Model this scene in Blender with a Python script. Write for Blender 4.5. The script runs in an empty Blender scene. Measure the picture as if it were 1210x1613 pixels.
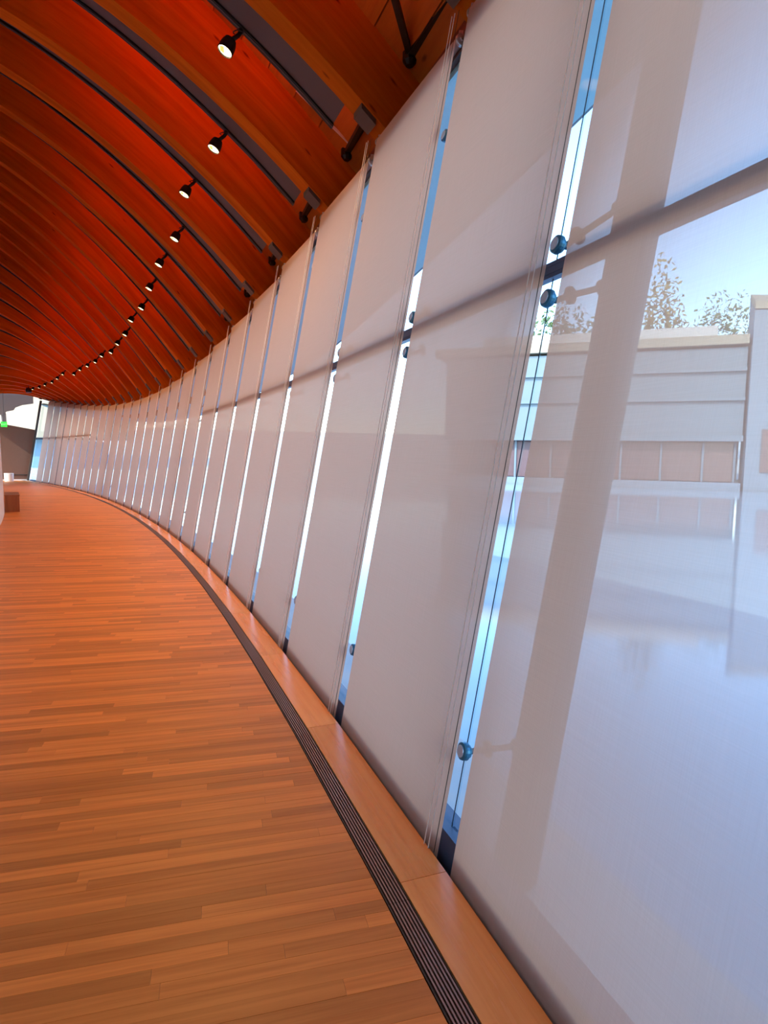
import bpy, bmesh, math, random
from mathutils import Vector, Matrix
random.seed(7)
SC = bpy.context.scene
COL = SC.collection
U = 1.5                                   # eye height in metres = one survey unit

# ------------------------------------------------------------------ camera
PITCH, ROLL, FPX = -0.086219, -0.018491, 970.0
def cam_ray(x2, y2, z):
    c, s = math.cos(ROLL), math.sin(ROLL)
    x = x2*c + y2*s; y = -x2*s + y2*c
    c, s = math.cos(PITCH), math.sin(PITCH)
    return Vector((x, -y*s + z*c, y*c + z*s))      # right, forward, up
cd = bpy.data.cameras.new('camera'); cam = bpy.data.objects.new('camera', cd); COL.objects.link(cam)
r_, u_, f_ = cam_ray(1, 0, 0), cam_ray(0, 1, 0), cam_ray(0, 0, 1)
cam.matrix_world = Matrix(((r_.x, u_.x, -f_.x, 0), (r_.y, u_.y, -f_.y, 0), (r_.z, u_.z, -f_.z, U), (0, 0, 0, 1)))
cd.sensor_fit = 'VERTICAL'; cd.sensor_height = 24.0; cd.lens = FPX/1613*24.0
cd.clip_start = 0.05; cd.clip_end = 500
SC.camera = cam

# ------------------------------------------------------------------ sky, sun, exposure
SKY_STRENGTH, SUN_POWER = 0.86, 4.8
UPLIGHT, SPOT_W = 22.0, 132.0
w = bpy.data.worlds.new('sky'); SC.world = w; w.use_nodes = True
nt = w.node_tree; nt.nodes.clear()
sky = nt.nodes.new('ShaderNodeTexSky'); sky.sky_type = 'NISHITA'; sky.sun_disc = False
sky.sun_elevation = math.radians(38); sky.sun_rotation = math.radians(205)
sky.altitude = 200; sky.air_density = 1.0; sky.dust_density = 0.6; sky.ozone_density = 2.2
bg = nt.nodes.new('ShaderNodeBackground'); bg.inputs['Strength'].default_value = SKY_STRENGTH
wo = nt.nodes.new('ShaderNodeOutputWorld')
nt.links.new(sky.outputs[0], bg.inputs[0]); nt.links.new(bg.outputs[0], wo.inputs[0])
sd = bpy.data.lights.new('sun', 'SUN'); sd.energy = SUN_POWER; sd.angle = math.radians(0.6); sd.color = (1, .93, .82)
so = bpy.data.objects.new('sun', sd); COL.objects.link(so)
so.rotation_euler = Vector((0.42, 0.66, -0.62)).to_track_quat('-Z', 'Y').to_euler()
vs = SC.view_settings
vs.view_transform = 'Standard'; vs.look = 'None'; vs.gamma = 1.0; vs.use_curve_mapping = False; vs.exposure = 0.0
SC.cycles.max_bounces = 10; SC.cycles.diffuse_bounces = 5; SC.cycles.transparent_max_bounces = 24
SC.cycles.sample_clamp_indirect = 6.0; SC.cycles.caustics_reflective = False; SC.cycles.caustics_refractive = False

# ------------------------------------------------------------------ surveyed plan of the curved glass wall
NB = 29
LEAN = 0.171422
TAN = math.tan(LEAN)
SP = 0.888878
def theta(k):
    j = k-1
    return 0.366022 + 0.0162*j - 0.0001741*j*j + 0.00000349*j**3
_pts = {1: (0.175327, 1.419533)}
for k in range(1, NB+2):
    a = (theta(k)+theta(k+1))/2; x, y = _pts[k]
    _pts[k+1] = (x-SP*math.sin(a), y+SP*math.cos(a))
for k in range(1, -5, -1):
    a = (theta(k)+theta(k-1))/2; x, y = _pts[k]
    _pts[k-1] = (x+SP*math.sin(a), y-SP*math.cos(a))
def WP(i):
    j = math.floor(i); t = i-j; a = _pts[j]; b = _pts[j+1]
    return a[0]+(b[0]-a[0])*t, a[1]+(b[1]-a[1])*t
def TH(i):
    j = math.floor(i); t = i-j
    return theta(j)*(1-t)+theta(j+1)*t
HC = (2.694528, -0.297492, -1.109094, 1.142909, -0.36315, 0.040349)
def HH(i):
    k = max(-1.0, i-1)/10
    return sum(c*k**n for n, c in enumerate(HC))
def WALL(i, z, out=0.0):
    """point on (or 'out' beyond) the leaning wall: index along, height, in survey units -> metres"""
    x, y = WP(i); t = TH(i); o = out+z*TAN
    return Vector(((x+o*math.cos(t))*U, (y+o*math.sin(t))*U, z*U))
def PLAN(i, u, z):
    """point u inward of the wall foot, no lean"""
    x, y = WP(i); t = TH(i)
    return Vector(((x-u*math.cos(t))*U, (y-u*math.sin(t))*U, z*U))
def ROOF(i, u, z):
    """point u inward of the wall head"""
    return PLAN(i, u-HH(i)*TAN, z)
def ZB(i, u):
    H = HH(i); f = min(1, max(0, (i-15)/8)); A = (.82+(2.6-H)*1.03)*(1-f)+(3.66-(i-7)*.035-H+.26)/1.5*f
    return H+.1+A*u-(.16*u*u if u > 0 else 0)
WL = 1.94                                  # corridor width to the left wall, survey units
IN0, IN1 = -2.0, 28.3                      # extent of the hall along the wall
ORD = ['zeroth','first','second','third','fourth','fifth','sixth','seventh','eighth','ninth','tenth','eleventh','twelfth',
       'thirteenth','fourteenth','fifteenth','sixteenth','seventeenth','eighteenth','nineteenth','twentieth','twenty-first',
       'twenty-second','twenty-third','twenty-fourth','twenty-fifth','twenty-sixth','twenty-seventh','twenty-eighth','twenty-ninth','thirtieth']

# ------------------------------------------------------------------ mesh helper
class MB:
    def __init__(s): s.v = []; s.f = []; s.uv = []
    def face(s, pts, uvs=None):
        n = len(s.v); s.v += [Vector(p) for p in pts]; s.f.append(tuple(range(n, n+len(pts))))
        s.uv.append(uvs if uvs else [(0, 0)]*len(pts))
    def hexa(s, a, b, uvs=None):
        """box from bottom ring a (4 pts) and top ring b (4 pts)"""
        n = len(s.v); s.v += [Vector(p) for p in a]+[Vector(p) for p in b]
        F = [(3, 2, 1, 0), (4, 5, 6, 7), (0, 1, 5, 4), (1, 2, 6, 5), (2, 3, 7, 6), (3, 0, 4, 7)]
        for f in F:
            s.f.append(tuple(n+k for k in f))
            s.uv.append([uvs[k] for k in f] if uvs else [(0, 0)]*4)
    def strip(s, rings, closed=True, caps=True, uvscale=1.0, uo=0.0, vo=0.0):
        """loft through rings of equal count"""
        n0 = len(s.v); m = len(rings[0])
        for r in rings: s.v += [Vector(p) for p in r]
        L = [0.0]
        for a, b in zip(rings, rings[1:]): L.append(L[-1]+(Vector(a[0])-Vector(b[0])).length)
        P = [0.0]
        for k in range(m): P.append(P[-1]+(Vector(rings[0][k])-Vector(rings[0][(k+1) % m])).length)
        for i in range(len(rings)-1):
            for k in range(m if closed else m-1):
                k2 = (k+1) % m
                s.f.append((n0+i*m+k, n0+i*m+k2, n0+(i+1)*m+k2, n0+(i+1)*m+k))
                s.uv.append([(L[i]+uo, P[k]+vo), (L[i]+uo, P[k+1]+vo), (L[i+1]+uo, P[k+1]+vo), (L[i+1]+uo, P[k]+vo)])
        if caps and closed:
            for r, rev in ((0, True), (len(rings)-1, False)):
                idx = [n0+r*m+k for k in range(m)]
                if rev: idx.reverse()
                s.f.append(tuple(idx)); s.uv.append([(uo, vo+.01*k) for k in range(m)])
    def tube(s, pts, r, n=8, r2=None):
        pts = [Vector(p) for p in pts]; rings = []
        for i, p in enumerate(pts):
            d = (pts[min(i+1, len(pts)-1)]-pts[max(i-1, 0)]).normalized()
            a = d.orthogonal().normalized() if i == 0 else (a-d*a.dot(d)).normalized()
            b = d.cross(a); rr = r if r2 is None else r+(r2-r)*i/(len(pts)-1)
            rings.append([p+a*rr*math.cos(2*math.pi*k/n)+b*rr*math.sin(2*math.pi*k/n) for k in range(n)])
        s.strip(rings)
    def lathe(s, base, axis, prof, n=16):
        """prof = [(distance along axis, radius)]"""
        base = Vector(base); d = Vector(axis).normalized(); a = d.orthogonal().normalized(); b = d.cross(a)
        s.strip([[base+d*z+a*r*math.cos(2*math.pi*k/n)+b*r*math.sin(2*math.pi*k/n) for k in range(n)] for z, r in prof])
    def build(s, name, mat, parent=None, smooth=False, kind=None):
        me = bpy.data.meshes.new(name)
        o0 = parent_origin(parent) if parent is not None else Vector((0, 0, 0))
        me.from_pydata([tuple(v-o0) for v in s.v], [], s.f)
        uvl = me.uv_layers.new(name='UVMap'); k = 0
        for uvs in s.uv:
            for q in uvs: uvl.data[k].uv = q; k += 1
        bm = bmesh.new(); bm.from_mesh(me); bmesh.ops.recalc_face_normals(bm, faces=bm.faces); bm.to_mesh(me); bm.free()
        if smooth:
            for p in me.polygons: p.use_smooth = True
        me.materials.append(mat)
        o = bpy.data.objects.new(name, me); COL.objects.link(o)
        if parent is not None: o.parent = parent
        if kind: o['kind'] = kind
        return o
_org = {}
def parent_origin(p):
    q = Vector((0, 0, 0))
    while p is not None:
        q += p.location; p = p.parent
    return q
def thing(name, label, cat, loc, group=None):
    o = bpy.data.objects.new(name, None); o.empty_display_size = .1; o.location = loc; COL.objects.link(o)
    o['label'] = label; o['category'] = cat
    if group: o['group'] = group
    return o
def tag(o, label, cat, group=None):
    o['label'] = label; o['category'] = cat
    if group: o['group'] = group
    return o
def structure(name, loc=(0, 0, 0)):
    o = bpy.data.objects.new(name, None); o.empty_display_size = .1; o.location = loc; COL.objects.link(o); o['kind'] = 'structure'
    return o

# ------------------------------------------------------------------ materials
def newmat(name):
    m = bpy.data.materials.new(name); m.use_nodes = True; m.node_tree.nodes.clear(); return m, m.node_tree.nodes, m.node_tree.links
def plain(name, col, rough=.5, metal=0.0, spec=.5, noise=0.0, emit=None):
    m, N, L = newmat(name)
    b = N.new('ShaderNodeBsdfPrincipled'); o = N.new('ShaderNodeOutputMaterial'); L.new(b.outputs[0], o.inputs[0])
    b.inputs['Base Color'].default_value = (*col, 1); b.inputs['Roughness'].default_value = rough
    b.inputs['Metallic'].default_value = metal; b.inputs['Specular IOR Level'].default_value = spec
    if noise:
        t = N.new('ShaderNodeTexCoord'); n = N.new('ShaderNodeTexNoise'); n.inputs['Scale'].default_value = 9; n.inputs['Detail'].default_value = 5
        L.new(t.outputs['Object'], n.inputs['Vector'])
        x = N.new('ShaderNodeMix'); x.data_type = 'RGBA'; L.new(n.outputs['Fac'], x.inputs['Factor'])
        x.inputs['A'].default_value = (*[c*(1-noise) for c in col], 1); x.inputs['B'].default_value = (*[min(1, c*(1+noise)) for c in col], 1)
        L.new(x.outputs['Result'], b.inputs['Base Color'])
    if emit:
        b.inputs['Emission Color'].default_value = (*emit[0], 1); b.inputs['Emission Strength'].default_value = emit[1]
    return m
def wood(name, light, dark, rough=.4, var=.25, streak=1.0, knots=True, spec=.5, su=1.6, sv=26.0, coat=0.0):
    m, N, L = newmat(name)
    b = N.new('ShaderNodeBsdfPrincipled'); o = N.new('ShaderNodeOutputMaterial'); L.new(b.outputs[0], o.inputs[0])
    uv = N.new('ShaderNodeUVMap'); uv.uv_map = 'UVMap'
    oi = N.new('ShaderNodeObjectInfo'); ge = N.new('ShaderNodeNewGeometry')
    ad = N.new('ShaderNodeMath'); ad.operation = 'ADD'; L.new(oi.outputs['Random'], ad.inputs[0]); L.new(ge.outputs['Random Per Island'], ad.inputs[1])
    fr = N.new('ShaderNodeMath'); fr.operation = 'FRACT'; L.new(ad.outputs[0], fr.inputs[0])
    mp = N.new('ShaderNodeMapping'); mp.inputs['Scale'].default_value = (su, sv, 1); L.new(uv.outputs[0], mp.inputs['Vector'])
    mu = N.new('ShaderNodeMath'); mu.operation = 'MULTIPLY'; mu.inputs[1].default_value = 57.0; L.new(fr.outputs[0], mu.inputs[0])
    cx = N.new('ShaderNodeCombineXYZ'); L.new(mu.outputs[0], cx.inputs['X']); L.new(mu.outputs[0], cx.inputs['Z']); L.new(cx.outputs[0], mp.inputs['Location'])
    n1 = N.new('ShaderNodeTexNoise'); n1.inputs['Scale'].default_value = 1.0; n1.inputs['Detail'].default_value = 8; n1.inputs['Roughness'].default_value = .65; n1.inputs['Distortion'].default_value = .35
    L.new(mp.outputs[0], n1.inputs['Vector'])
    r1 = N.new('ShaderNodeValToRGB'); r1.color_ramp.elements[0].position = .32; r1.color_ramp.elements[1].position = .62
    r1.color_ramp.elements[0].color = (*dark, 1); r1.color_ramp.elements[1].color = (*light, 1)
    L.new(n1.outputs['Fac'], r1.inputs[0])
    # board to board variation
    vr = N.new('ShaderNodeMapRange'); vr.inputs['To Min'].default_value = 1-var; vr.inputs['To Max'].default_value = 1+var*.55; L.new(fr.outputs[0], vr.inputs['Value'])
    mx = N.new('ShaderNodeMix'); mx.data_type = 'RGBA'; mx.blend_type = 'MULTIPLY'; mx.inputs['Factor'].default_value = 1
    L.new(r1.outputs[0], mx.inputs['A']); L.new(vr.outputs[0], mx.inputs['B'])
    last = mx.outputs['Result']
    if knots:
        m2 = N.new('ShaderNodeMapping'); m2.inputs['Scale'].default_value = (2.0, 6.0, 1); L.new(uv.outputs[0], m2.inputs['Vector']); L.new(cx.outputs[0], m2.inputs['Location'])
        vo = N.new('ShaderNodeTexVoronoi'); vo.inputs['Scale'].default_value = .8; L.new(m2.outputs[0], vo.inputs['Vector'])
        kr = N.new('ShaderNodeValToRGB'); kr.color_ramp.elements[0].position = .035; kr.color_ramp.elements[1].position = .085
        kr.color_ramp.elements[0].color = (.3, .22, .2, 1); kr.color_ramp.elements[1].color = (1, 1, 1, 1)
        L.new(vo.outputs['Distance'], kr.inputs[0])
        m3 = N.new('ShaderNodeMix'); m3.data_type = 'RGBA'; m3.blend_type = 'MULTIPLY'; m3.inputs['Factor'].default_value = .8
        L.new(last, m3.inputs['A']); L.new(kr.outputs[0], m3.inputs['B']); last = m3.outputs['Result']
    L.new(last, b.inputs['Base Color'])
    rr = N.new('ShaderNodeMapRange'); rr.inputs['To Min'].default_value = rough+.08; rr.inputs['To Max'].default_value = rough-.05; L.new(n1.outputs['Fac'], rr.inputs['Value']); L.new(rr.outputs[0], b.inputs['Roughness'])
    b.inputs['Specular IOR Level'].default_value = spec
    if coat: b.inputs['Coat Weight'].default_value = coat; b.inputs['Coat Roughness'].default_value = .25
    bp = N.new('ShaderNodeBump'); bp.inputs['Strength'].default_value = .12; bp.inputs['Distance'].default_value = .002; L.new(n1.outputs['Fac'], bp.inputs['Height']); L.new(bp.outputs[0], b.inputs['Normal'])
    return m

M_FLOOR = wood('oak_floor', (.79, .29, .066), (.60, .19, .038), rough=.40, var=.28, knots=False, su=1.2, sv=34, spec=.4)
M_SILL = wood('oak_sill', (.97, .42, .13), (.84, .32, .085), rough=.25, var=.12, knots=False, su=1.0, sv=22)
M_BEAM = wood('glulam', (.62, .145, .005), (.43, .088, .002), rough=.6, var=.16, su=.55, sv=7.0, spec=.03)
M_DECK = wood('roof_deck', (.60, .15, .01), (.44, .10, .006), rough=.55, var=.2, su=.8, sv=7.0, spec=.25)
M_FASC = wood('dark_wood', (.26, .06, .022), (.18, .04, .014), rough=.5, var=.15, knots=False, su=.8, sv=10, spec=.3)
M_BENCH = wood('bench_wood', (.36, .12, .035), (.24, .07, .02), rough=.42, var=.15, knots=False, su=1.2, sv=18)
M_SUB = plain('subfloor', (.05, .02, .01), .9)
M_PLASTER = plain('white_plaster', (.78, .74, .68), .8, noise=.03)
M_BLACK = plain('black_metal', (.008, .007, .008), .45, 0, .4)
M_TROUGH = plain('grey_paint', (.10, .075, .08), .6)
M_STEEL = plain('bronze_grey_steel', (.085, .06, .055), .55, .2, noise=.1)
M_DARKSTEEL = plain('dark_steel', (.045, .035, .028), .5, .3)
M_RAIL = plain('track_rail_metal', (.10, .08, .09), .4, .5)
M_ALU = plain('brushed_aluminium', (.55, .53, .52), .35, .9)
M_GRILLE = plain('grille_slat', (.34, .23, .23), .38, .6)
M_GRILLED = plain('grille_dark', (.022, .012, .014), .6)
M_MULL = plain('blue_grey_frame', (.05, .10, .20), .4, .2)
M_DISC = plain('clamp_metal', (.05, .20, .32), .35, .5)
M_DISCF = plain('clamp_face', (.55, .68, .78), .3, .6)
M_TUBE = plain('beige_tube', (.46, .30, .24), .7)
M_CORD = plain('white_cord', (.97, .90, .85), .5)
M_DCORD = plain('dark_seal', (.02, .05, .09), .6)
M_POST = plain('painted_steel_post', (.22, .20, .21), .5, .2)
M_SOFFIT = plain('blue_soffit', (.40, .66, .72), .45)
M_LEDGE = plain('ledge_concrete', (.66, .67, .68), .85, noise=.05)
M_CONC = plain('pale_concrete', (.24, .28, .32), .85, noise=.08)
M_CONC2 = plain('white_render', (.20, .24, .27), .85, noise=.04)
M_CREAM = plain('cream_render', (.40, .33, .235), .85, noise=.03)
M_FABRICW = plain('brown_fabric_wall', (.17, .085, .055), .9, noise=.06)
M_SHADOWG = plain('shadow_grey', (.22, .19, .19), .8)  # shadow tone for the added panel in front of the cream wall
M_COPPER = plain('copper_roof', (.50, .47, .44), .4, .3, noise=.1)
M_WINGL = plain('far_window', (.17, .10, .10), .25, 0, .5)
M_BARK = plain('bark', (.10, .06, .04), .9, noise=.2)
M_LEAF = plain('autumn_leaf', (.34, .26, .07), .8, noise=.35)
M_LEAF2 = plain('green_leaf', (.12, .17, .06), .8, noise=.35)
M_BANK = plain('pale_gravel_bank', (.62, .62, .56), .95, noise=.3)
M_GREENLIT = plain('exit_green', (.02, .5, .04), .4, emit=((.06, 1, .08), 1.1))
M_EXITTX = plain('exit_text', (.9, 1, .9), .4, emit=((.8, 1, .8), .5))
M_WHITEPOT = plain('white_glazed', (.80, .78, .76), .3)
M_STRIP = plain('uplight_strip', (1, .6, .3), .5, emit=((1.0, .10, .008), UPLIGHT))
M_LENS = plain('lamp_lens', (1, .9, .7), .3, emit=((1.0, .80, .42), 9.0))
M_REFL = plain('lamp_inner', (1, .7, .3), .3, emit=((1.0, .55, .12), 1.2))
M_REDTAB = plain('pale_conduit', (.70, .50, .42), .5)

def glass_mat():
    m, N, L = newmat('window_glass')
    t = N.new('ShaderNodeBsdfTransparent'); t.inputs[0].default_value = (.90, .965, .985, 1)
    g = N.new('ShaderNodeBsdfGlossy'); g.inputs['Roughness'].default_value = .01
    f = N.new('ShaderNodeFresnel'); f.inputs[0].default_value = 1.25
    x = N.new('ShaderNodeMixShader'); o = N.new('ShaderNodeOutputMaterial')
    ge = N.new('ShaderNodeNewGeometry'); mu = N.new('ShaderNodeMath'); mu.operation = 'MULTIPLY_ADD'; mu.inputs[1].default_value = -1; mu.inputs[2].default_value = 1
    L.new(ge.outputs['Backfacing'], mu.inputs[0]); m2 = N.new('ShaderNodeMath'); m2.operation = 'MULTIPLY'; L.new(mu.outputs[0], m2.inputs[0]); L.new(f.outputs[0], m2.inputs[1])
    L.new(m2.outputs[0], x.inputs[0]); L.new(t.outputs[0], x.inputs[1]); L.new(g.outputs[0], x.inputs[2]); L.new(x.outputs[0], o.inputs[0])
    return m
M_GLASS = glass_mat()
def blind_mat():
    # woven solar-screen cloth: open pores seen square on, closing up at a slant; the yarn scatters light through
    m, N, L = newmat('sheer_blind_cloth')
    o = N.new('ShaderNodeOutputMaterial')
    d = N.new('ShaderNodeBsdfDiffuse'); tr = N.new('ShaderNodeBsdfTranslucent'); tp = N.new('ShaderNodeBsdfTransparent')
    tc = N.new('ShaderNodeUVMap'); tc.uv_map = 'UVMap'
    mp = N.new('ShaderNodeMapping'); mp.inputs['Scale'].default_value = (3, 260, 1); L.new(tc.outputs[0], mp.inputs[0])
    n = N.new('ShaderNodeTexNoise'); n.inputs['Scale'].default_value = 1; n.inputs['Detail'].default_value = 3; L.new(mp.outputs[0], n.inputs['Vector'])
    mp2 = N.new('ShaderNodeMapping'); mp2.inputs['Scale'].default_value = (260, 3, 1); L.new(tc.outputs[0], mp2.inputs[0])
    n2 = N.new('ShaderNodeTexNoise'); n2.inputs['Scale'].default_value = 1; n2.inputs['Detail'].default_value = 3; L.new(mp2.outputs[0], n2.inputs['Vector'])
    av = N.new('ShaderNodeMath'); av.operation = 'ADD'; L.new(n.outputs['Fac'], av.inputs[0]); L.new(n2.outputs['Fac'], av.inputs[1])
    mr = N.new('ShaderNodeMapRange'); mr.inputs['From Min'].default_value = .6; mr.inputs['From Max'].default_value = 1.4; mr.inputs['To Min'].default_value = .90; mr.inputs['To Max'].default_value = 1.08; L.new(av.outputs[0], mr.inputs['Value'])
    cm = N.new('ShaderNodeMix'); cm.data_type = 'RGBA'; cm.blend_type = 'MULTIPLY'; cm.inputs['Factor'].default_value = 1
    cm.inputs['A'].default_value = (.70, .52, .44, 1); L.new(mr.outputs[0], cm.inputs['B'])
    L.new(cm.outputs['Result'], d.inputs[0]); tr.inputs[0].default_value = (.76, .39, .262, 1)
    mx = N.new('ShaderNodeMixShader'); mx.inputs[0].default_value = .58; L.new(d.outputs[0], mx.inputs[1]); L.new(tr.outputs[0], mx.inputs[2])
    lw = N.new('ShaderNodeLayerWeight'); lw.inputs['Blend'].default_value = .5
    op = N.new('ShaderNodeMapRange'); op.inputs['From Min'].default_value = .52; op.inputs['From Max'].default_value = .14
    op.inputs['To Min'].default_value = .016; op.inputs['To Max'].default_value = .46; L.new(lw.outputs['Facing'], op.inputs['Value'])
    m2 = N.new('ShaderNodeMixShader'); L.new(op.outputs[0], m2.inputs[0]); L.new(mx.outputs[0], m2.inputs[1]); L.new(tp.outputs[0], m2.inputs[2])
    L.new(m2.outputs[0], o.inputs[0])
    return m
M_BLIND = blind_mat()
def water_mat():
    m, N, L = newmat('pond_water')
    b = N.new('ShaderNodeBsdfPrincipled'); o = N.new('ShaderNodeOutputMaterial'); L.new(b.outputs[0], o.inputs[0])
    b.inputs['Base Color'].default_value = (.36, .49, .58, 1); b.inputs['Roughness'].default_value = .06; b.inputs['IOR'].default_value = 1.6
    t = N.new('ShaderNodeTexCoord'); n = N.new('ShaderNodeTexNoise'); n.inputs['Scale'].default_value = .8; n.inputs['Detail'].default_value = 2
    L.new(t.outputs['Object'], n.inputs['Vector']); bp = N.new('ShaderNodeBump'); bp.inputs['Strength'].default_value = .03; L.new(n.outputs['Fac'], bp.inputs['Height']); L.new(bp.outputs[0], b.inputs['Normal'])
    return m
M_WATER = water_mat()

# ------------------------------------------------------------------ floor
PHI = math.radians(15.5)
E1 = Vector((math.cos(PHI), math.sin(PHI), 0)); E2 = Vector((-math.sin(PHI), math.cos(PHI), 0))
GR_IN, GR_OUT = .182, .128                 # grille edges, inward of the wall foot
def frange(a, b, n): return [a+(b-a)*k/n for k in range(n+1)]
left_edge = [PLAN(i, WL+.0, 0) for i in frange(IN0, IN1, 122)]
right_edge = [PLAN(i, GR_IN+.002, 0) for i in frange(IN0, IN1, 122)]
floor_o = MB()
fl = [PLAN(i, WL+.3, -.012/U) for i in frange(IN0-.3, IN1+.6, 60)]; fr_ = [PLAN(i, .012, -.012/U) for i in frange(IN0-.3, IN1+.6, 60)]
for a, b, c, d in zip(fl, fr_, fr_[1:], fl[1:]):
    dz = Vector((0, 0, -.2)); floor_o.hexa([a+dz, b+dz, c+dz, d+dz], [a, b, c, d])
floor = floor_o.build('floor', M_SUB, kind='structure')
poly = [(p.dot(E1), p.dot(E2)) for p in left_edge+right_edge[::-1]]
def cross(v):
    xs = []
    for (x0, y0), (x1, y1) in zip(poly, poly[1:]+poly[:1]):
        if (y0 <= v) != (y1 <= v): xs.append(x0+(v-y0)*(x1-x0)/(y1-y0))
    return sorted(xs)
v0 = min(p[1] for p in poly); v1 = max(p[1] for p in poly)
ROW = .057
single, mass = [], MB()
v = v0
while v+ROW < v1:
    a, b = cross(v+.0004), cross(v+ROW-.0004)
    if len(a) == len(b):
        for k in range(0, len(a), 2):
            lo, hi = max(a[k], b[k]), min(a[k+1], b[k+1])
            x = min(a[k], b[k]) - random.uniform(0, .4)
            ends = []
            while x < max(a[k+1], b[k+1]):
                x += random.choice((.45, .6, .75, .9, 1.1, 1.4))*random.uniform(.85, 1.15)
                if lo+.08 < x < hi-.08: ends.append(x)
            segs = []
            pl, ph = a[k], b[k]
            for e in ends: segs.append((pl, ph, e-.0008, e-.0008)); pl = ph = e
            segs.append((pl, ph, a[k+1], b[k+1]))
            for (l0, h0, l1, h1) in segs:
                dz = random.uniform(-.0003, .0003); uo = random.uniform(0, 40); vo = random.uniform(0, 40)
                q = [E1*l0+E2*v, E1*l1+E2*v, E1*h1+E2*(v+ROW-.0008), E1*h0+E2*(v+ROW-.0008)]
                uvs = [(l0+uo, vo), (l1+uo, vo), (h1+uo, vo+ROW), (h0+uo, vo+ROW)]
                c = (q[0]+q[2])/2
                A = [p+Vector((0, 0, -.012)) for p in q]; B = [p+Vector((0, 0, dz)) for p in q]
                # in front of the lens and in frame?
                vis = c.y > 1.2 and abs(c.x)/max(c.y, .1) < .75
                if vis and len(single) < 290 and c.y < 7.5:
                    m = MB(); m.hexa(A, B, uvs*2); single.append(m)
                else: mass.hexa(A, B, uvs*2)
    v += ROW
for m in single: m.build('floorboard', M_FLOOR, floor)
mass.build('floorboard_field', M_FLOOR, floor, kind='stuff')

# wooden sill boards, one per bay, between floor grille and blinds
trim = structure('trim_1')
for b in range(-2, 28):
    m = MB(); n = 4; rings = []
    for k in range(n+1):
        i = b+.001+.998*k/n
        i = min(i, IN1)
        rings.append([PLAN(i, GR_OUT, -.01), PLAN(i, GR_OUT, .0035), PLAN(i, .009, .0035), PLAN(i, .009, -.01)])
    m.strip(rings, uo=b*3.1, vo=b*1.7)
    m.build('sill_board', M_SILL, trim)

# floor grille sections
for b in range(-1, 28):
    lab = ('dark slatted metal floor grille section below the ' + (ORD[b+1] + ' blind from the right edge')) if b >= 0 else None
    if b < 0: continue
    i0, i1 = b-.06, b+.9385
    g = thing('floor_grille', lab, 'grille', PLAN(b+.58, (GR_IN+GR_OUT)/2, 0), 'floor grille sections along the sill')
    n = 4
    def rail(u0, u1, z0, z1):
        m = MB(); m.strip([[PLAN(i, u0, z0), PLAN(i, u0, z1), PLAN(i, u1, z1), PLAN(i, u1, z0)] for i in frange(i0, i1, n)])
        return m
    rail(GR_IN+.001, GR_OUT-.001, -.0095, -.0075).build('grille_bed', M_GRILLED, g)
    fm = rail(GR_IN, GR_IN-.0035, -.0075, .001)
    for part in (rail(GR_OUT+.0035, GR_OUT, -.0075, .001),):
        k0 = len(fm.v); fm.v += part.v; fm.f += [tuple(x+k0 for x in f) for f in part.f]; fm.uv += part.uv
    fm.build('grille_frame', M_GRILLED, g)
    for s in range(6):
        uu = GR_IN-.0075-s*.0076
        rail(uu, uu-.0034, -.0075, .0005).build('slat', M_GRILLE, g)

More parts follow.
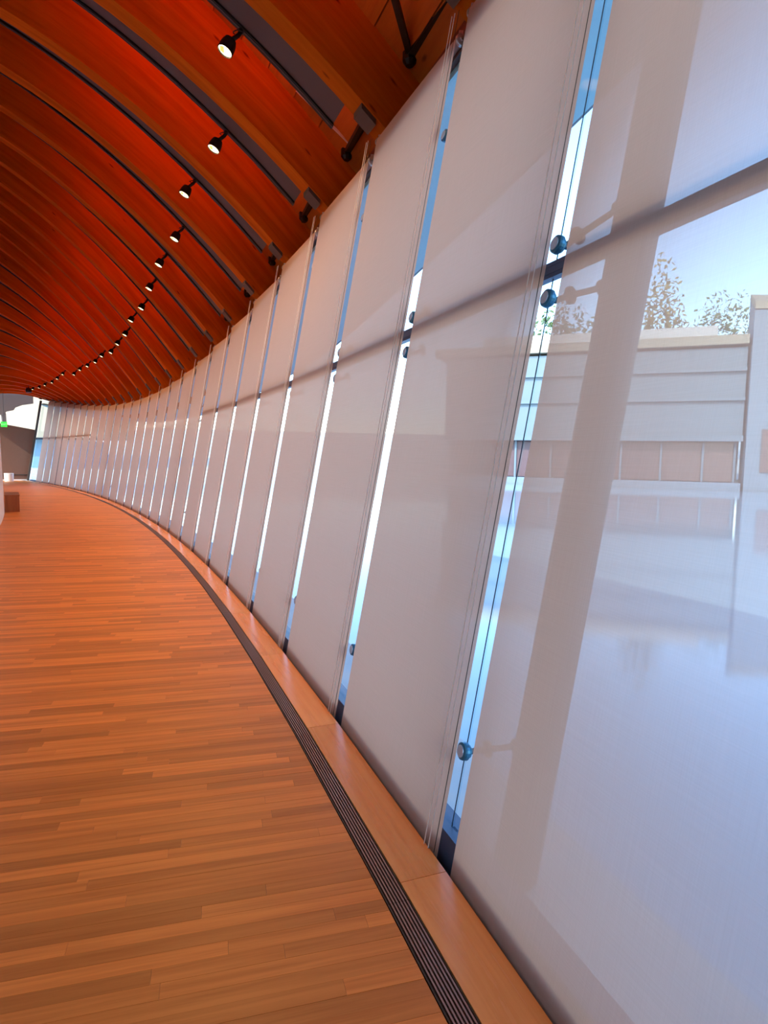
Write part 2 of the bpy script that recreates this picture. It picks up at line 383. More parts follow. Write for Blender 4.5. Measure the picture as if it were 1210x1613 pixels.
# ------------------------------------------------------------------ glazed wall: one window per bay
POSTS = True
for b in range(-2, 28):
    wd = structure('window_%d' % (b+3), WALL(b+.58, 0, .05))
    H = HH(b+1)-.05
    j0, j1 = b+.114, b+1.1125; js = b+.1135; jd = b+.099
    G = .05
    for z0, z1 in ((.045, 1.462), (1.512, H)):
        m = MB(); m.hexa([WALL(j0, z0, G), WALL(j1, z0, G), WALL(j1, z0, G+.008), WALL(j0, z0, G+.008)],
                         [WALL(j0, z1, G), WALL(j1, z1, G), WALL(j1, z1, G+.008), WALL(j0, z1, G+.008)])
        m.build('pane', M_GLASS, wd)
    # seal at the joint
    m = MB(); m.hexa([WALL(js-.002, .045, G-.0008), WALL(js+.001, .045, G-.0008), WALL(js+.001, .045, G+.001), WALL(js-.002, .045, G+.001)],
                     [WALL(js-.002, H, G-.0008), WALL(js+.001, H, G-.0008), WALL(js+.001, H, G+.001), WALL(js-.002, H, G+.001)])
    m.build('joint_seal', M_DCORD, wd)
    # horizontal mullion: three ribs
    if b <= 7 or b >= 20:
        for k, (z0, z1, g1) in enumerate(((1.465, 1.476, .060), (1.477, 1.495, .066), (1.496, 1.507, .060))):
            m = MB(); m.hexa([WALL(b+.085, z0, G-.016), WALL(b+1.085, z0, G-.016), WALL(b+1.085, z0, g1), WALL(b+.085, z0, g1)],
                             [WALL(b+.085, z1, G-.016), WALL(b+1.085, z1, G-.016), WALL(b+1.085, z1, g1), WALL(b+.085, z1, g1)])
            m.build('mullion_rib', M_MULL, wd)
    # base rail and head rail
    m = MB(); m.hexa([WALL(b+.085, -.10, .014), WALL(b+1.085, -.10, .014), WALL(b+1.085, -.10, .09), WALL(b+.085, -.10, .09)],
                     [WALL(b+.085, .045, .025), WALL(b+1.085, .045, .025), WALL(b+1.085, .045, .09), WALL(b+.085, .045, .09)])
    m.build('base_rail', M_MULL, wd)
    m = MB(); Ha, Hb = HH(b+.085)-.10, HH(b+1.085)-.10
    m.hexa([WALL(b+.085, Ha, .03), WALL(b+1.085, Hb, .03), WALL(b+1.085, Hb, .09), WALL(b+.085, Ha, .09)],
           [WALL(b+.085, Ha+.03, .03), WALL(b+1.085, Hb+.03, .03), WALL(b+1.085, Hb+.03, .09), WALL(b+.085, Ha+.03, .09)])
    m.build('head_rail', M_STEEL, wd)
    # clamp discs at the joint, with arms to the post outside
    t = TH(j0); nrm = Vector((math.cos(t), math.sin(t), 0))
    nrm = (nrm*math.cos(LEAN)-Vector((0, 0, 1))*math.sin(LEAN)).normalized()
    mast = b in (1, 9, 17, 25)
    pb, pt = WALL(b+.075, -.25, .25), WALL(b+.075, H+.15, .25)
    for z in (.25, 1.41, 1.545, 2.24):
        if z > H-.05: continue
        c = WALL(jd, z, G)
        m = MB(); m.lathe(c-nrm*.036, nrm, [(0, .024), (.004, .033), (.012, .035), (.024, .035), (.03, .028), (.036, .026)], 20)
        dd = m.build('clamp_disc', M_DISC, wd, smooth=False)
        m = MB(); m.lathe(c-nrm*.0385, nrm, [(0, .0235), (.003, .0235)], 20); m.build('disc_face', M_DISCF, dd)
        za = z
        lift = .125 if z > 1.5 else .05 if z > 1.3 else .0; tgt = WALL(b+.078, z+lift, .205); ad = (tgt-c).normalized()
        m = MB(); m.tube([c+nrm*.012, c+ad*.07], .012, 8); m.lathe(c+ad*.07, ad, [(0, .012), (.004, .034), (.016, .034), (.022, .016)], 16)
        if mast: m.tube([c+ad*.08, tgt], .012, 8); m.lathe(tgt-ad*.05, ad, [(0, .014), (.006, .030), (.03, .030), (.05, .02)], 14)
        m.build('spider_arm', M_POST, wd)
    if mast:
        m = MB(); m.tube([pb, pb.lerp(pt, .5), pt], .092, 14); m.build('mast', M_POST, wd, smooth=True)

# ------------------------------------------------------------------ roller blinds
for b in range(0, 27):
    a0, a1 = b+.075, b+.992
    if b == 0: a0 = -.30
    zt = HH(b+1)
    t = TH(b+.5)
    if b == 0: lab = 'largest sheer roller blind at the right edge with the pond scene showing through'
    elif b == 26: lab = 'farthest pale roller blind at the end of the row next to the bare glass'
    else: lab = 'sheer beige roller blind, %s in the row counted from the right edge' % ORD[b+1]
    base = WALL((a0+a1)/2, 0, 0)
    bl = thing('roller_blind', lab, 'blind', base, 'roller blinds along the leaning glass wall')
    m = MB(); nz, nx = 16, 4
    zb = -.03; grid = []
    for r in range(nz+1):
        row = []
        for c in range(nx+1):
            f = c/nx; z = zb+(zt-.006-zb)*r/nz; bow = .0016*math.sin(math.pi*f)
            P = WALL(a0, z).lerp(WALL(a1, z), f)-Vector((math.cos(t), math.sin(t), 0))*bow
            row.append((P, (z*U+b*1.3, f*(a1-a0)*SP*U)))
        grid.append(row)
    m.v = [g[0] for row in grid for g in row]
    for r in range(nz):
        for c in range(nx):
            q4 = ((r, c), (r, c+1), (r+1, c+1), (r+1, c))
            m.f.append(tuple(y*(nx+1)+x for y, x in q4)); m.uv.append([grid[y][x][1] for y, x in q4])
    m.build('fabric', M_BLIND, bl, smooth=True)
    p, q = WALL(a0, zt-.015, .019), WALL(a1, zt-.015, .019); q.z = p.z
    m = MB(); m.tube([p, q], .026, 14); m.build('roller_tube', M_TUBE, bl, smooth=True)
    d = (q-p).normalized()
    for e, s in ((p, -1), (q, 1)):
        m = MB(); m.lathe(e, d*s, [(0, .036), (.012, .036), (.016, .03), (.02, .012), (.03, .012)], 16)
        up = Vector((0, 0, 1)); m.hexa([e+d*s*.002+Vector((0, 0, .0))+x for x in (Vector((-.012, -.012, 0)), Vector((.012, -.012, 0)), Vector((.012, .012, 0)), Vector((-.012, .012, 0)))],
                                       [e+d*s*.002+Vector((0, 0, .05))+x for x in (Vector((-.012, -.012, 0)), Vector((.012, -.012, 0)), Vector((.012, .012, 0)), Vector((-.012, .012, 0)))])
        m.build('end_bracket', M_ALU, bl)
    p, q = WALL(a0, -.03, 0), WALL(a1, -.03, 0)
    m = MB(); m.tube([p, q], .011, 8); m.build('hem_bar', M_TUBE, bl)
    if b >= 1:
        for k, (o, io) in enumerate(((.010, -.006), (.034, -.012), (.056, -.014))):
            i = b+.075+o
            m = MB(); m.tube([WALL(i, .004, io), WALL(i, zt+.10, io)], .0024 if k else .0016, 5)
            m.build('guide_cord', M_CORD if k else M_DARKSTEEL, bl)

# ------------------------------------------------------------------ roof: beams, deck, fascia
ceil = structure('ceiling')
us = [-.30, -.2, -.1, 0]+[WL+.8 if k == 16 else k*(WL+.8)/16 for k in range(1, 17)]
BW = .145                                   # beam width as a share of one bay
DEP = .47
for b in range(-2, 29):
    i0, i1 = b, b+BW
    if b < 1: lab = None
    c = ROOF(b+BW/2, 0, HH(b)+.1)
    vis = b >= 2
    if vis:
        where = 'nearest the camera' if b == 2 else ('%s counted from the top right corner' % ORD[b-1])
        if b == 28: where = 'last at the far end above the bare glass'
        bm_ = thing('roof_beam', 'curved orange-brown laminated timber roof beam, ' + where, 'beam', c, 'curved timber roof beams')
        bm_['kind'] = 'structure' if False else bm_.get('kind', '')
        if bm_['kind'] == '': del bm_['kind']
    else:
        bm_ = ceil
    m = MB()
    m.strip([[ROOF(i0, u, ZB(b, u)), ROOF(i1, u, ZB(b, u)), ROOF(i1, u, ZB(b, u)+DEP), ROOF(i0, u, ZB(b, u)+DEP)] for u in us], uo=b*11.3, vo=b*3.7)
    m.build('timber', M_BEAM, bm_)
    if vis:
        # steel shoe under the beam end
        m = MB(); lo = .028
        ua, ub = .0, .078
        ia, ib = b+.012, b+BW-.012
        m.hexa([ROOF(ia, ua, ZB(b, ua)-lo), ROOF(ib, ua, ZB(b, ua)-lo), ROOF(ib, ub, ZB(b, ub)-lo), ROOF(ia, ub, ZB(b, ub)-lo)],
               [ROOF(ia, ua, ZB(b, ua)+.03), ROOF(ib, ua, ZB(b, ua)+.03), ROOF(ib, ub, ZB(b, ub)+.03), ROOF(ia, ub, ZB(b, ub)+.03)])
        m.build('steel_shoe', M_STEEL, bm_)
        if b < 12:
            # dark bracing struts in the bay beyond the beam
            nd = ROOF(b+.94, -.15, ZB(b+1, -.15)+.43)
            m = MB(); m.tube([nd, ROOF(b+BW, -.2, ZB(b, -.2)+.47)], .05, 4); m.build('brace', M_DARKSTEEL, bm_)
            m = MB(); m.tube([nd, ROOF(b+BW, .36, ZB(b, .36)+.03) if b == 2 else ROOF(b+BW+.02, -.03, ZB(b, -.03)+.16)], .030, 4); m.build('brace', M_DARKSTEEL, bm_)
            m = MB(); m.lathe(nd-Vector((0, 0, .08)), (0, 0, 1), [(0, .03), (.03, .055), (.12, .055), (.15, .04)], 10); m.build('brace_node', M_BLACK, bm_)
            if b == 3:
                m = MB(); m.tube([ROOF(b+.85, -.15, ZB(b+.85, -.15)+.42), ROOF(b+.85, .2, ZB(b+.85, .2)+.36)], .014, 6); m.build('conduit', M_REDTAB, bm_)
# deck above the beams
edges = frange(-.30, WL+.8, 19)
for b in range(-2, 28):
    board = 1 <= b <= 6
    m = MB()
    for k, (ua, ub) in enumerate(zip(edges, edges[1:])):
        if board: m = MB()
        g = .004
        A = [ROOF(b+BW, ua+g, ZB(b, ua)+DEP-.06), ROOF(b+1, ua+g, ZB(b+1, ua)+DEP-.06), ROOF(b+1, ub-g, ZB(b+1, ub)+DEP-.06), ROOF(b+BW, ub-g, ZB(b, ub)+DEP-.06)]
        B = [p+Vector((0, 0, .04)) for p in A]
        L_ = SP*U
        m.hexa(A, B, [(b*7.7, k*.31), (b*7.7+L_, k*.31), (b*7.7+L_, k*.31+.25), (b*7.7, k*.31+.25)]*2)
        if board: m.build('deck_board', M_DECK, ceil)
    if not board: m.build('deck_field', M_DECK, ceil)
    # timber fascia over the glass head
    m = MB(); za, zb_ = HH(b)-.10, HH(b+1)-.10
    F0, F1 = -.235, -.27
    m.hexa([ROOF(b+BW, F0, za), ROOF(b+1, F0, zb_), ROOF(b+1, F1, zb_), ROOF(b+BW, F1, za)],
           [ROOF(b+BW, F0, ZB(b, F0)+DEP-.055), ROOF(b+1, F0, ZB(b+1, F0)+DEP-.055), ROOF(b+1, F1, ZB(b+1, F1)+DEP-.055), ROOF(b+BW, F1, ZB(b, F1)+DEP-.055)],
           [(0, 0), (1.2, 0), (1.2, .1), (0, .1), (0, .9), (1.2, .9), (1.2, 1), (0, 1)])
    m.build('fascia', M_FASC, ceil)
    m = MB()
    m.hexa([ROOF(b, -.04, za), ROOF(b+1, -.04, zb_), ROOF(b+1, F1, zb_), ROOF(b, F1, za)], [ROOF(b, -.04, za+.02), ROOF(b+1, -.04, zb_+.02), ROOF(b+1, F1, zb_+.02), ROOF(b, F1, za+.02)],
           [(0, 0), (1.2, 0), (1.2, .1), (0, .1)]*2)
    m.build('head_board', M_FASC, ceil)
# weatherproof outer skin over the deck
m = MB()
iis = frange(-2, 28.3, 60)
for a, b in zip(iis, iis[1:]):
    for ua, ub in zip(edges, edges[1:]):
        P = [ROOF(a, ua, ZB(a, ua)+DEP+.01), ROOF(b, ua, ZB(b, ua)+DEP+.01), ROOF(b, ub, ZB(b, ub)+DEP+.01), ROOF(a, ub, ZB(a, ub)+DEP+.01)]
        m.hexa(P, [p+Vector((0, 0, .08)) for p in P])
m.build('roof_skin', M_COPPER, ceil)
# outer eave with its pale blue soffit
def eave_z(i): return max(2.64-.13*(i-1.5), HH(i)-.34) if i > 1.5 else 2.64
m = MB(); m2 = MB(); iis = frange(-2, 28.6, 62)
for a, b in zip(iis, iis[1:]):
    def so_(i, f):
        H = HH(i); out = (H-.05)*TAN+.045; x = out+(1.15+.02-out)*f; z = (H-.125)+(eave_z(i)-(H-.125))*f
        return PLAN(i, -x, z)
    P = [so_(a, 0), so_(b, 0), so_(b, 1), so_(a, 1)]
    m.hexa(P, [p+Vector((0, 0, .06)) for p in P])
    P = [so_(a, 1), so_(b, 1), so_(b, 1.02), so_(a, 1.02)]
    m2.hexa(P, [p+Vector((0, 0, .16)) for p in P])
m.build('eave_soffit', M_SOFFIT, ceil); m2.build('eave_lip', M_CONC2, ceil)
m = MB()
for a, b in zip(iis, iis[1:]):
    P = [so_2 for so_2 in (so_(a, 1), so_(b, 1))]
    Q = [ROOF(b, -.28, ZB(b, -.28)+DEP+.06), ROOF(a, -.28, ZB(a, -.28)+DEP+.06)]
    R = [P[0]+Vector((0, 0, .1)), P[1]+Vector((0, 0, .1)), Q[0], Q[1]]
    m.hexa(R, [p+Vector((0, 0, .05)) for p in R])
m.build('eave_roof', M_COPPER, ceil)

# ------------------------------------------------------------------ uplight troughs with tracks, one per bay
for b in range(1, 28):
    f0, f1, f2 = .24, .465, .51
    zo = .11
    where = {1: 'nearest the camera, out of the picture overhead', 2: 'hidden just above the top edge', 3: 'nearest the camera, its square end showing', 4: 'second from the top right'}.get(b, '%s counted from the top right' % ORD[b-2])
    t_ = thing('light_trough', 'long curved grey uplight trough between beams, ' + where, 'light fitting', ROOF(b+.37, .1, ZB(b, .1)+zo), 'uplight troughs between the beams')
    ua = .24 if b == 2 else .085 if b < 4 else .05 if b < 6 else .02
    uu = frange(ua, WL+.3, 14)
    def sect(g0, g1, z0, z1, lst=uu):
        mm = MB(); mm.strip([[ROOF(b+g0, u, ZB(b, u)*(1-g0)+ZB(b+1, u)*g0+z0), ROOF(b+g1, u, ZB(b, u)*(1-g1)+ZB(b+1, u)*g1+z0),
                              ROOF(b+g1, u, ZB(b, u)*(1-g1)+ZB(b+1, u)*g1+z1), ROOF(b+g0, u, ZB(b, u)*(1-g0)+ZB(b+1, u)*g0+z1)] for u in lst]); return mm
    sect(f0, f1, zo, zo+.05).build('housing', M_TROUGH, t_)
    sect(f1, f2, zo-.012, zo+.05).build('track', M_BLACK, t_)
    sect(f1+.012, f1+.02, zo-.016, zo-.012).build('track_rail', M_RAIL, t_)
    sect(f1-.10, f1-.03, zo+.051, zo+.056, uu[1:10]).build('light_strip', M_STRIP, t_)

# ------------------------------------------------------------------ track spotlights
PRE = []
LU = [.59, .51, .58, .54, .57, .56, .54, .56, .53, .53, .52, .56, .56, .59, .62, .62, .74, .74, .74, .78, .79, .81]
proto = None
def spot(loc, lab, az, power=1.0):
    global proto
    grp = 'track spotlights under the beams'
    if proto is None:
        r = thing('track_spotlight', lab, 'spotlight', loc, grp)
        # local frame: hangs from the origin; the head tilts towards -x -z
        ax = Vector((-.42, -.1, -.9)).normalized(); hb = Vector((-.075, -.02, -.10))
        o0 = Vector(loc)
        m = MB(); m.lathe(o0, (0, 0, -1), [(0, .022), (.02, .022), (.026, .017)], 12); m.build('track_adapter', M_BLACK, r)
        m = MB(); m.tube([o0+Vector((0, 0, -.02)), o0+Vector((-.02, -.005, -.05)), o0+hb+ax*.01], .017, 10); m.build('stem', M_BLACK, r, smooth=True)
        m = MB(); m.lathe(o0+hb, ax, [(0, .03), (.008, .048), (.03, .054), (.034, .056), (.042, .056), (.046, .058), (.054, .058), (.058, .06), (.11, .062), (.112, .056), (.098, .054)], 24); m.build('head', M_BLACK, r)
        m = MB(); m.lathe(o0+hb+ax*.099, ax, [(0, .053), (.003, .053)], 24); ln = m.build('lens', M_LENS, r)
        b_ = ax.orthogonal().normalized()
        m = MB(); m.lathe(o0+hb+ax*.104, ax, [(0, .0525), (.004, .0525)], 24)
        # half shade plate inside the mouth
        mm = MB(); sd_ = ax.cross(Vector((0, 1, 0))).normalized(); c0 = o0+hb+ax*.106
        mm.face([c0+Vector((0, 1, 0))*-.046-sd_*.008, c0+Vector((0, 1, 0))*.046-sd_*.008, c0+Vector((0, 1, 0))*.03+sd_*-.042, c0+Vector((0, 1, 0))*-.03+sd_*-.042])
        mm.build('baffle', M_REFL, r)
        m = MB(); m.tube([o0+Vector((-.01, 0, -.03))+Vector((-.03*math.sin(a)-.02, .035*math.cos(a), .006*math.sin(2*a))) for a in [k*math.pi/5 for k in range(11)]], .004, 6); m.build('cable_loop', M_BLACK, r)
        proto = r
    else:
        r = proto.copy(); COL.objects.link(r); r.location = loc; r['label'] = lab
        for ch in list(proto.children):
            if ch.type == 'LIGHT': continue
            c = ch.copy(); COL.objects.link(c); c.parent = r
    r.rotation_euler = (0, 0, az)
    ld = bpy.data.lights.new('spot_beam', 'SPOT'); ld.energy = SPOT_W*power; ld.color = (1, .54, .20); ld.spot_size = math.radians(120); ld.spot_blend = .9; ld.shadow_soft_size = .05
    lo = bpy.data.objects.new('spot_beam', ld); COL.objects.link(lo); lo.parent = r
    lo.location = Vector((-.075, -.02, -.10))+Vector((-.42, -.1, -.9)).normalized()*.125
    lo.rotation_euler = Vector((.16, -.05, -.95)).to_track_quat('-Z', 'Y').to_euler()
    return r
for b, u in ((1, .56), (2, .57)):              # the row runs on just above the frame
    p = ROOF(b+.488, u, ZB(b, u)*.512+ZB(b+1, u)*.488+.0975)
    PRE.append((p, b))
for k, u in enumerate(LU):
    b = 3+k; g = .488
    p = ROOF(b+g, u, ZB(b, u)*(1-g)+ZB(b+1, u)*g+.0975)
    lab = {0: 'largest black track spotlight with ribbed head, lit, nearest the camera', 21: 'smallest lit spotlight at the far end of the row'}.get(k, 'black lit track spotlight, %s in the row from the camera' % ORD[k+1])
    spot(p, lab, TH(b)*.6)

for p, b in PRE: spot(p, 'black track spotlight just above the top edge of the picture, %s of two' % ('nearer' if b == 1 else 'farther'), TH(b)*.6, .22)
# ------------------------------------------------------------------ left wall, back wall, end wall
def offwall(i, u, z): return PLAN(i, u, z)
m = MB(); ii = frange(IN0, 26.6, 60)
m.strip([[offwall(i, WL, -.02), offwall(i, WL+.012*2.4, 1.2), offwall(i, WL+.08, 2.3), offwall(i, WL+.26, 5.2), offwall(i, WL+.5, 5.2), offwall(i, WL+.15, -.02)] for i in ii])
m.build('wall_left', M_PLASTER, kind='structure')
m = MB(); A = [PLAN(IN0, WL+.5, -.1), PLAN(IN0, -.9, -.1), PLAN(IN0-.15, -.9, -.1), PLAN(IN0-.15, WL+.5, -.1)]
m.hexa(A, [p+Vector((0, 0, 7.6)) for p in A]); m.build('wall_back', M_PLASTER, kind='structure')
# brown partition closing the far end, lower on the right
m = MB()
e = 28.32
def endp(u, z, de=0): return PLAN(e+de, u, z)
A = [endp(WL+.4, 0), endp(-.02, 0), endp(-.02, 0, .12), endp(WL+.4, 0, .12)]
B = [endp(WL+.4, 2.22), endp(-.02-1.8*TAN, 1.79), endp(-.02-1.8*TAN, 1.79, .12), endp(WL+.4, 2.22, .12)]
m.hexa(A, B); we = m.build('wall_end', M_FABRICW, kind='structure')
m = MB(); m.hexa([endp(WL, 0, -.02), endp(0, 0, -.02), endp(0, 0, -.001), endp(WL, 0, -.001)], [endp(WL, .045, -.02), endp(0, .045, -.02), endp(0, .045, -.001), endp(WL, .045, -.001)])
m.build('baseboard_end', M_PLASTER, kind='structure')
m = MB(); m.hexa([endp(WL, .19, -.02), endp(0, .19, -.02), endp(0, .19, -.001), endp(WL, .19, -.001)], [endp(WL, .215, -.02), endp(0, .215, -.02), endp(0, .215, -.001), endp(WL, .215, -.001)])
m.build('trim_2', M_DARKSTEEL, kind='structure')
# dark corner post
m = MB(); m.tube([WALL(28.2, 0, .0), WALL(28.2, HH(28.2)+.02, 0)], .06, 8); m.build('trim_3', M_DARKSTEEL, kind='structure')
# added grey panel, shaped like the shadows on the cream wall beyond
tr = thing('cream_wall_shadow', 'grey notched panel standing in for shadows on the cream wall, above the brown partition at the far end', 'shadow panel', endp(.8, 2.6, .2), None)
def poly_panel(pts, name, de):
    mm = MB(); mm.strip([[endp(u, z, de) for u, z in pts], [endp(u, z, de+.12) for u, z in pts]]); mm.build(name, M_SHADOWG, tr)
poly_panel([(2.2, 2.25), (.62, 2.28), (.50, 2.40), (.28, 2.46), (.22, 2.56), (.0, 2.66), (-.35, 2.74), (-.35, 3.1), (2.2, 4.3)], 'shadow_panel', .35)
poly_panel([(.62, 1.85), (.50, 1.85), (.52, 2.35), (.66, 2.4)], 'shadow_leg', .36)

# ------------------------------------------------------------------ bench, planter, exit sign, ceiling speaker
bz = PLAN(13.3, 1.86, 0)
be = thing('bench', 'low dark wooden box bench against the white wall at left', 'bench', PLAN(13.8, 1.83, 0))
ZT = .285
def bbox(i0, i1, u0, u1, z0, z1, name, k):
    a = [PLAN(i0, u1, z0), PLAN(i0, u0, z0), PLAN(i1, u0, z0), PLAN(i1, u1, z0)]; b_ = [p+Vector((0, 0, (z1-z0)*U)) for p in a]
    m = MB(); m.hexa(a, b_, [(p.z+k, p.x+p.y*.3+k) for p in a+b_]); m.build(name, M_BENCH, be)
bbox(13.25, 13.265, 1.722, 1.932, 0, ZT-.018, 'front_panel', 0)
bbox(13.2655, 14.285, 1.722, 1.735, 0, ZT-.018, 'side_panel', 3)
bbox(14.286, 14.30, 1.722, 1.932, 0, ZT-.018, 'back_panel', 5)
bbox(13.245, 14.305, 1.718, 1.935, ZT-.0178, ZT, 'top_panel', 7)
pc = Vector((-12.72*U, 20.85*U, .0))
pl = thing('planter', 'round white planter on the floor by the far brown partition', 'planter', pc)
m = MB(); m.lathe(pc, (0, 0, 1), [(0, .19), (.02, .205), (.40, .215), (.42, .215), (.42, .185), (.36, .18)], 28); m.build('pot', M_WHITEPOT, pl, smooth=False)
m = MB(); m.lathe(pc+Vector((0, 0, .361)), (0, 0, 1), [(0, .178), (.01, .178)], 20); m.build('soil', M_BARK, pl)
# exit sign hung from the last beams
ec = Vector((-12.58*U, 20.45*U, 1.90*U))
ex = thing('exit_sign', 'green lit exit sign hanging at the far left', 'sign', ec)
dr = Vector((math.cos(.55), -math.sin(.55)*-1, 0)).normalized(); dn = Vector((-ec.x, -ec.y, 0)).normalized(); dr = Vector((-dn.y, dn.x, 0))
def sbox(c, hw, hd, hh):
    return [c+dr*sx*hw+dn*sy*hd+Vector((0, 0, -hh)) for sx, sy in ((-1, -1), (1, -1), (1, 1), (-1, 1))], [c+dr*sx*hw+dn*sy*hd+Vector((0, 0, hh)) for sx, sy in ((-1, -1), (1, -1), (1, 1), (-1, 1))]
m = MB(); m.hexa(*sbox(ec, .135, .02, .125)); m.build('sign_body', M_GREENLIT, ex)
m = MB(); m.tube([ec+Vector((0, 0, .12)), ec+Vector((0, 0, 1.55))], .008, 6); m.build('hanger', M_BLACK, ex)
fc = bpy.data.curves.new('letters', 'FONT'); fc.body = 'EXIT'; fc.size = .11; fc.align_x = 'CENTER'; fc.align_y = 'CENTER'; fc.extrude = .002
tmp = bpy.data.objects.new('letters_curve', fc); COL.objects.link(tmp); bpy.context.view_layer.update()
lm = bpy.data.meshes.new_from_object(tmp.evaluated_get(bpy.context.evaluated_depsgraph_get())); bpy.data.objects.remove(tmp)
fo = bpy.data.objects.new('letters', lm); COL.objects.link(fo); fo.parent = ex; fo.location = dn*.0225
fo.rotation_euler = Matrix((dr, Vector((0, 0, 1)), dr.cross(Vector((0, 0, 1))))).transposed().to_euler(); lm.materials.clear(); lm.materials.append(M_EXITTX)
# black round fitting under the beams near the last lamp
pk = ROOF(24.8, .95, ZB(24.8, .95)-.02)
sp = thing('ceiling_speaker', 'black round fitting hung under the beams beyond the last spotlight', 'speaker', pk)
m = MB(); m.lathe(pk+Vector((0, 0, .05)), (0, 0, -1), [(0, .03), (.03, .03), (.04, .10), (.1, .13), (.20, .13), (.24, .10)], 20); m.build('body', M_BLACK, sp)
m = MB(); m.tube([pk+Vector((0, 0, .04)), pk+Vector((0, 0, .3))], .012, 6); m.build('stem', M_BLACK, sp)

# ------------------------------------------------------------------ outside: ledge, pond, far bank, buildings, trees
m = MB()
ii = frange(-4, 28.9, 64)
m.strip([[PLAN(i, -.10, -.11), PLAN(i, -.49, -.11), PLAN(i, -.49, -.5), PLAN(i, -.10, -.5)] for i in ii])
tag(m.build('concrete_ledge', M_LEDGE), 'pale concrete ledge outside at the foot of the glass wall', 'ledge')
ZW = -.45
def gp(deg, dist, z=0.0):
    a = math.radians(deg); return Vector((math.sin(a)*dist, math.cos(a)*dist, z))
m = MB()
bank = [gp(d, 57 if d < 14 else 67) for d in range(-60, 71, 4)]
for a, b in zip(bank, bank[1:]):
    a2, b2 = a*2.4, b*2.4
    m.hexa([Vector((a.x, a.y, ZW-.4)), Vector((b.x, b.y, ZW-.4)), Vector((b2.x, b2.y, ZW-.4)), Vector((a2.x, a2.y, ZW-.4))],
           [Vector((a.x, a.y, ZW+.6)), Vector((b.x, b.y, ZW+.6)), Vector((b2.x, b2.y, 7)), Vector((a2.x, a2.y, 7))])
bk = m.build('ground', M_BANK, kind='structure')

# long pavilion across the pond, seen through the nearest blind
D = 54.0; bd = math.radians(22)
pf = Vector((math.sin(bd), math.cos(bd), 0)); pr = Vector((pf.y, -pf.x, 0)); pc0 = pf*D*math.cos(0)
def pv(x, dep, z): return pf*(D+dep)+pr*x+Vector((0, 0, z))
m = MB(); near = [PLAN(i, -.495, 0) for i in frange(-4, 28.9, 48)]; far = [pv(x, -.72, 0) for x in frange(60, -110, 48)]
for a, b, c, d in zip(near, far, far[1:], near[1:]):
    q4 = [Vector((p.x, p.y, ZW)) for p in (a, b, c, d)]; m.hexa([p-Vector((0, 0, .4)) for p in q4], q4)
tag(m.build('pond', M_WATER), 'still pond outside reflecting sky and building', 'pond')
pav = thing('pavilion', 'long pale pavilion with dark windows across the pond behind the nearest blind', 'building', pv(0, 0, ZW))
def pbox(name, mat, x0, x1, d0, d1, z0, z1, par=None):
    mm = MB(); mm.hexa([pv(x0, d0, z0), pv(x1, d0, z0), pv(x1, d1, z0), pv(x0, d1, z0)], [pv(x0, d0, z1), pv(x1, d0, z1), pv(x1, d1, z1), pv(x0, d1, z1)])
    return mm.build(name, mat, par or pav)
PX0, PX1 = -16, 7.5
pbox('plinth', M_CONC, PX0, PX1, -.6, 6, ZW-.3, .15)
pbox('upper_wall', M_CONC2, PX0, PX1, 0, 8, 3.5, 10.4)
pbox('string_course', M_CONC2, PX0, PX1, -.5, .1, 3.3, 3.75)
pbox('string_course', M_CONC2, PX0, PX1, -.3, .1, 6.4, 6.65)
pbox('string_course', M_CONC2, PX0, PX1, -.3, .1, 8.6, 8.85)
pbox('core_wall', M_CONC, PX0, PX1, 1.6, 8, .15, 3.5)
pbox('roof_slab', M_CREAM, PX0-1, PX1, -.4, 9, 10.6, 11.3)
pbox('roof_slab', M_COPPER, PX0+3, PX1-2, 1, 8, 11.3, 12.3)
x = PX0+.4
while x < PX1-2:
    wdt = random.choice((1.7, 2.2, 3.0))
    f = pbox('window', M_WINGL, x, x+wdt-.16, .5, .7, .2, 3.3)
    pbox('frame', M_CONC2, x+wdt-.16, x+wdt, .3, .8, .15, 3.5, f)
    x += wdt
# taller block with a sunlit sloped roof at the right
tow = thing('tower_block', 'taller grey block with sunlit sloping roof, right of the pavilion', 'building', pv(20, -2, ZW))
m = MB(); tx0, tx1 = 7.7, 26
m.hexa([pv(tx0, -.5, ZW-.3), pv(tx1, -.5, ZW-.3), pv(tx1, 2, ZW-.3), pv(tx0, 2, ZW-.3)], [pv(tx0, -.5, 13.0), pv(tx1, -.5, 12.0), pv(tx1, 2, 12.6), pv(tx0, 2, 14.2)])
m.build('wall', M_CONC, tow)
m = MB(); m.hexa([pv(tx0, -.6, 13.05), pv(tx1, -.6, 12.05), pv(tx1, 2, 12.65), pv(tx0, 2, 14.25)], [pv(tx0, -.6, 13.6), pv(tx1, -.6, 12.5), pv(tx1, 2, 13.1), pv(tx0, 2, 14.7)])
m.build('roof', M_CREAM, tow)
for k in range(4): 
    mm = MB(); xa = tx0+1+k*3.2; mm.hexa([pv(xa, -.62, 1.0), pv(xa+1.6, -.62, 1.0), pv(xa+1.6, -.52, 1.0), pv(xa, -.52, 1.0)], [pv(xa, -.62, 4.2), pv(xa+1.6, -.62, 4.2), pv(xa+1.6, -.52, 4.2), pv(xa, -.52, 4.2)])
    mm.build('window', M_WINGL, tow)
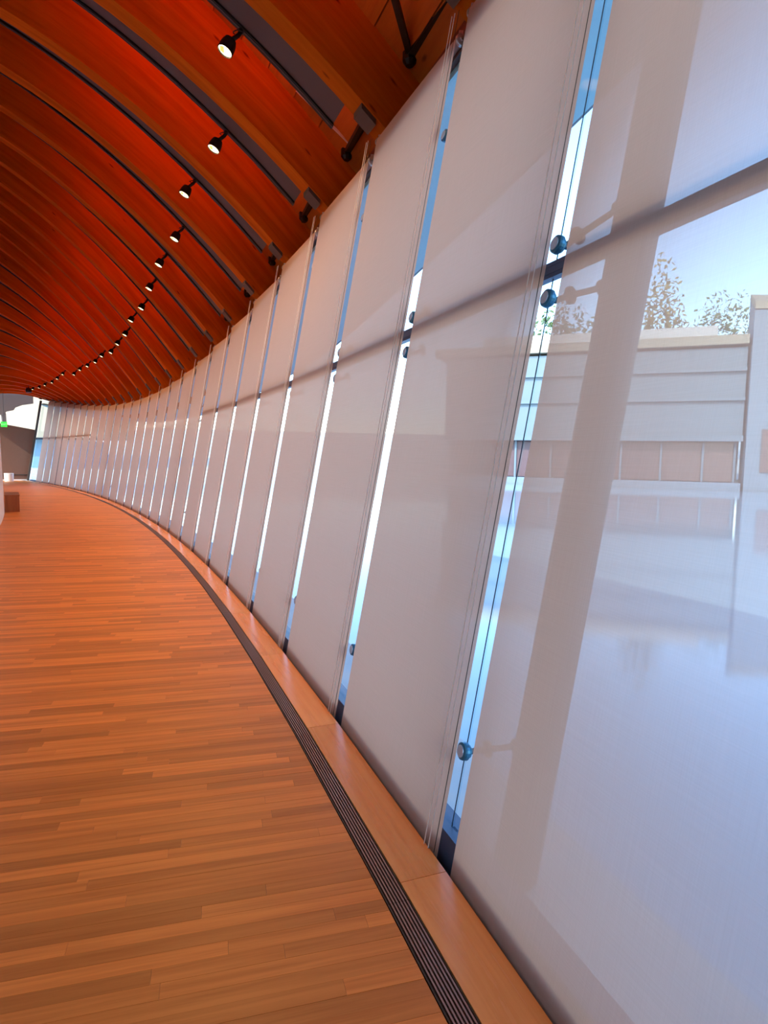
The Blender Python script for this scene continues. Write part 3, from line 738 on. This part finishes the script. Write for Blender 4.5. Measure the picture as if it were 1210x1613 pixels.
# cream building beyond the far end of the hall
cb = thing('cream_building', 'sunlit cream building outside beyond the far end of the hall', 'building', Vector((-29, 47, 0)))
m = MB(); A = [Vector((-44, 46, 2.45)), Vector((-23.5, 50, 2.75)), Vector((-23.5, 58, 2.75)), Vector((-44, 56, 2.45))]
m.hexa(A, [p+Vector((0, 0, 6.5)) for p in A]); m.build('wall', M_CREAM, cb)
m = MB(); A = [Vector((-44, 45.6, 8.9)), Vector((-23, 49.6, 9.2)), Vector((-23, 58, 9.2)), Vector((-44, 56, 8.9))]
m.hexa(A, [p+Vector((0, 0, .5)) for p in A]); m.build('roof', M_COPPER, cb)
m = MB(); A = [Vector((-44, 47.5, ZW)), Vector((-25.5, 51, ZW)), Vector((-25.5, 57, ZW)), Vector((-44, 56, ZW))]
m.hexa(A, [p+Vector((0, 0, 3.0)) for p in A]); m.build('undercroft', plain('blue_wall', (.16, .30, .45), .6), cb)

def tree(deg, dist, h, r, lab, mat, seed):
    rnd = random.Random(seed); p = gp(deg, dist, .5)
    t_ = thing('tree', lab, 'tree', p, 'trees across the pond')
    m = MB(); m.tube([p, p+Vector((.2, 0, h*.35)), p+Vector((0, .2, h*.7))], .35, 8, .12); 
    for k in range(4):
        a = k*1.6+seed; m.tube([p+Vector((.1, .1, h*(.35+.08*k))), p+Vector((math.cos(a)*r*.6, math.sin(a)*r*.6, h*(.55+.08*k)))], .12, 6, .04)
    m.build('trunk', M_BARK, t_)
    m = MB()
    for k in range(2600):
        a, b_ = rnd.uniform(0, 6.28), rnd.uniform(-1, 1); rr = rnd.uniform(.45, 1)**.5
        lump = 1+.28*math.sin(a*3+seed)+.2*math.sin(b_*5+seed*2)
        c = p+Vector((math.cos(a)*math.sqrt(1-b_*b_)*r*rr*lump, math.sin(a)*math.sqrt(1-b_*b_)*r*rr*lump, h*.62+b_*h*.38*rr*lump))
        d1 = Vector((rnd.uniform(-1, 1), rnd.uniform(-1, 1), rnd.uniform(-1, 1))).normalized(); d2 = d1.orthogonal().normalized(); s = rnd.uniform(.2, .42)
        m.face([c-d1*s, c+d2*s*.6, c+d1*s, c-d2*s*.6])
    m.build('foliage', mat, t_, kind='stuff')
tree(23.2, 80, 22.5, 3.6, 'yellow-green tree above the pavilion roof right of the dark post, behind the nearest blind', M_LEAF, 1)
tree(28, 92, 21, 4.0, 'low dark tree beside the taller block behind the nearest blind', M_LEAF2, 2)
tree(16, 80, 20, 4.2, 'leafy tree showing in the gap between the two nearest blinds', M_LEAF2, 3)
bpy.context.view_layer.update()
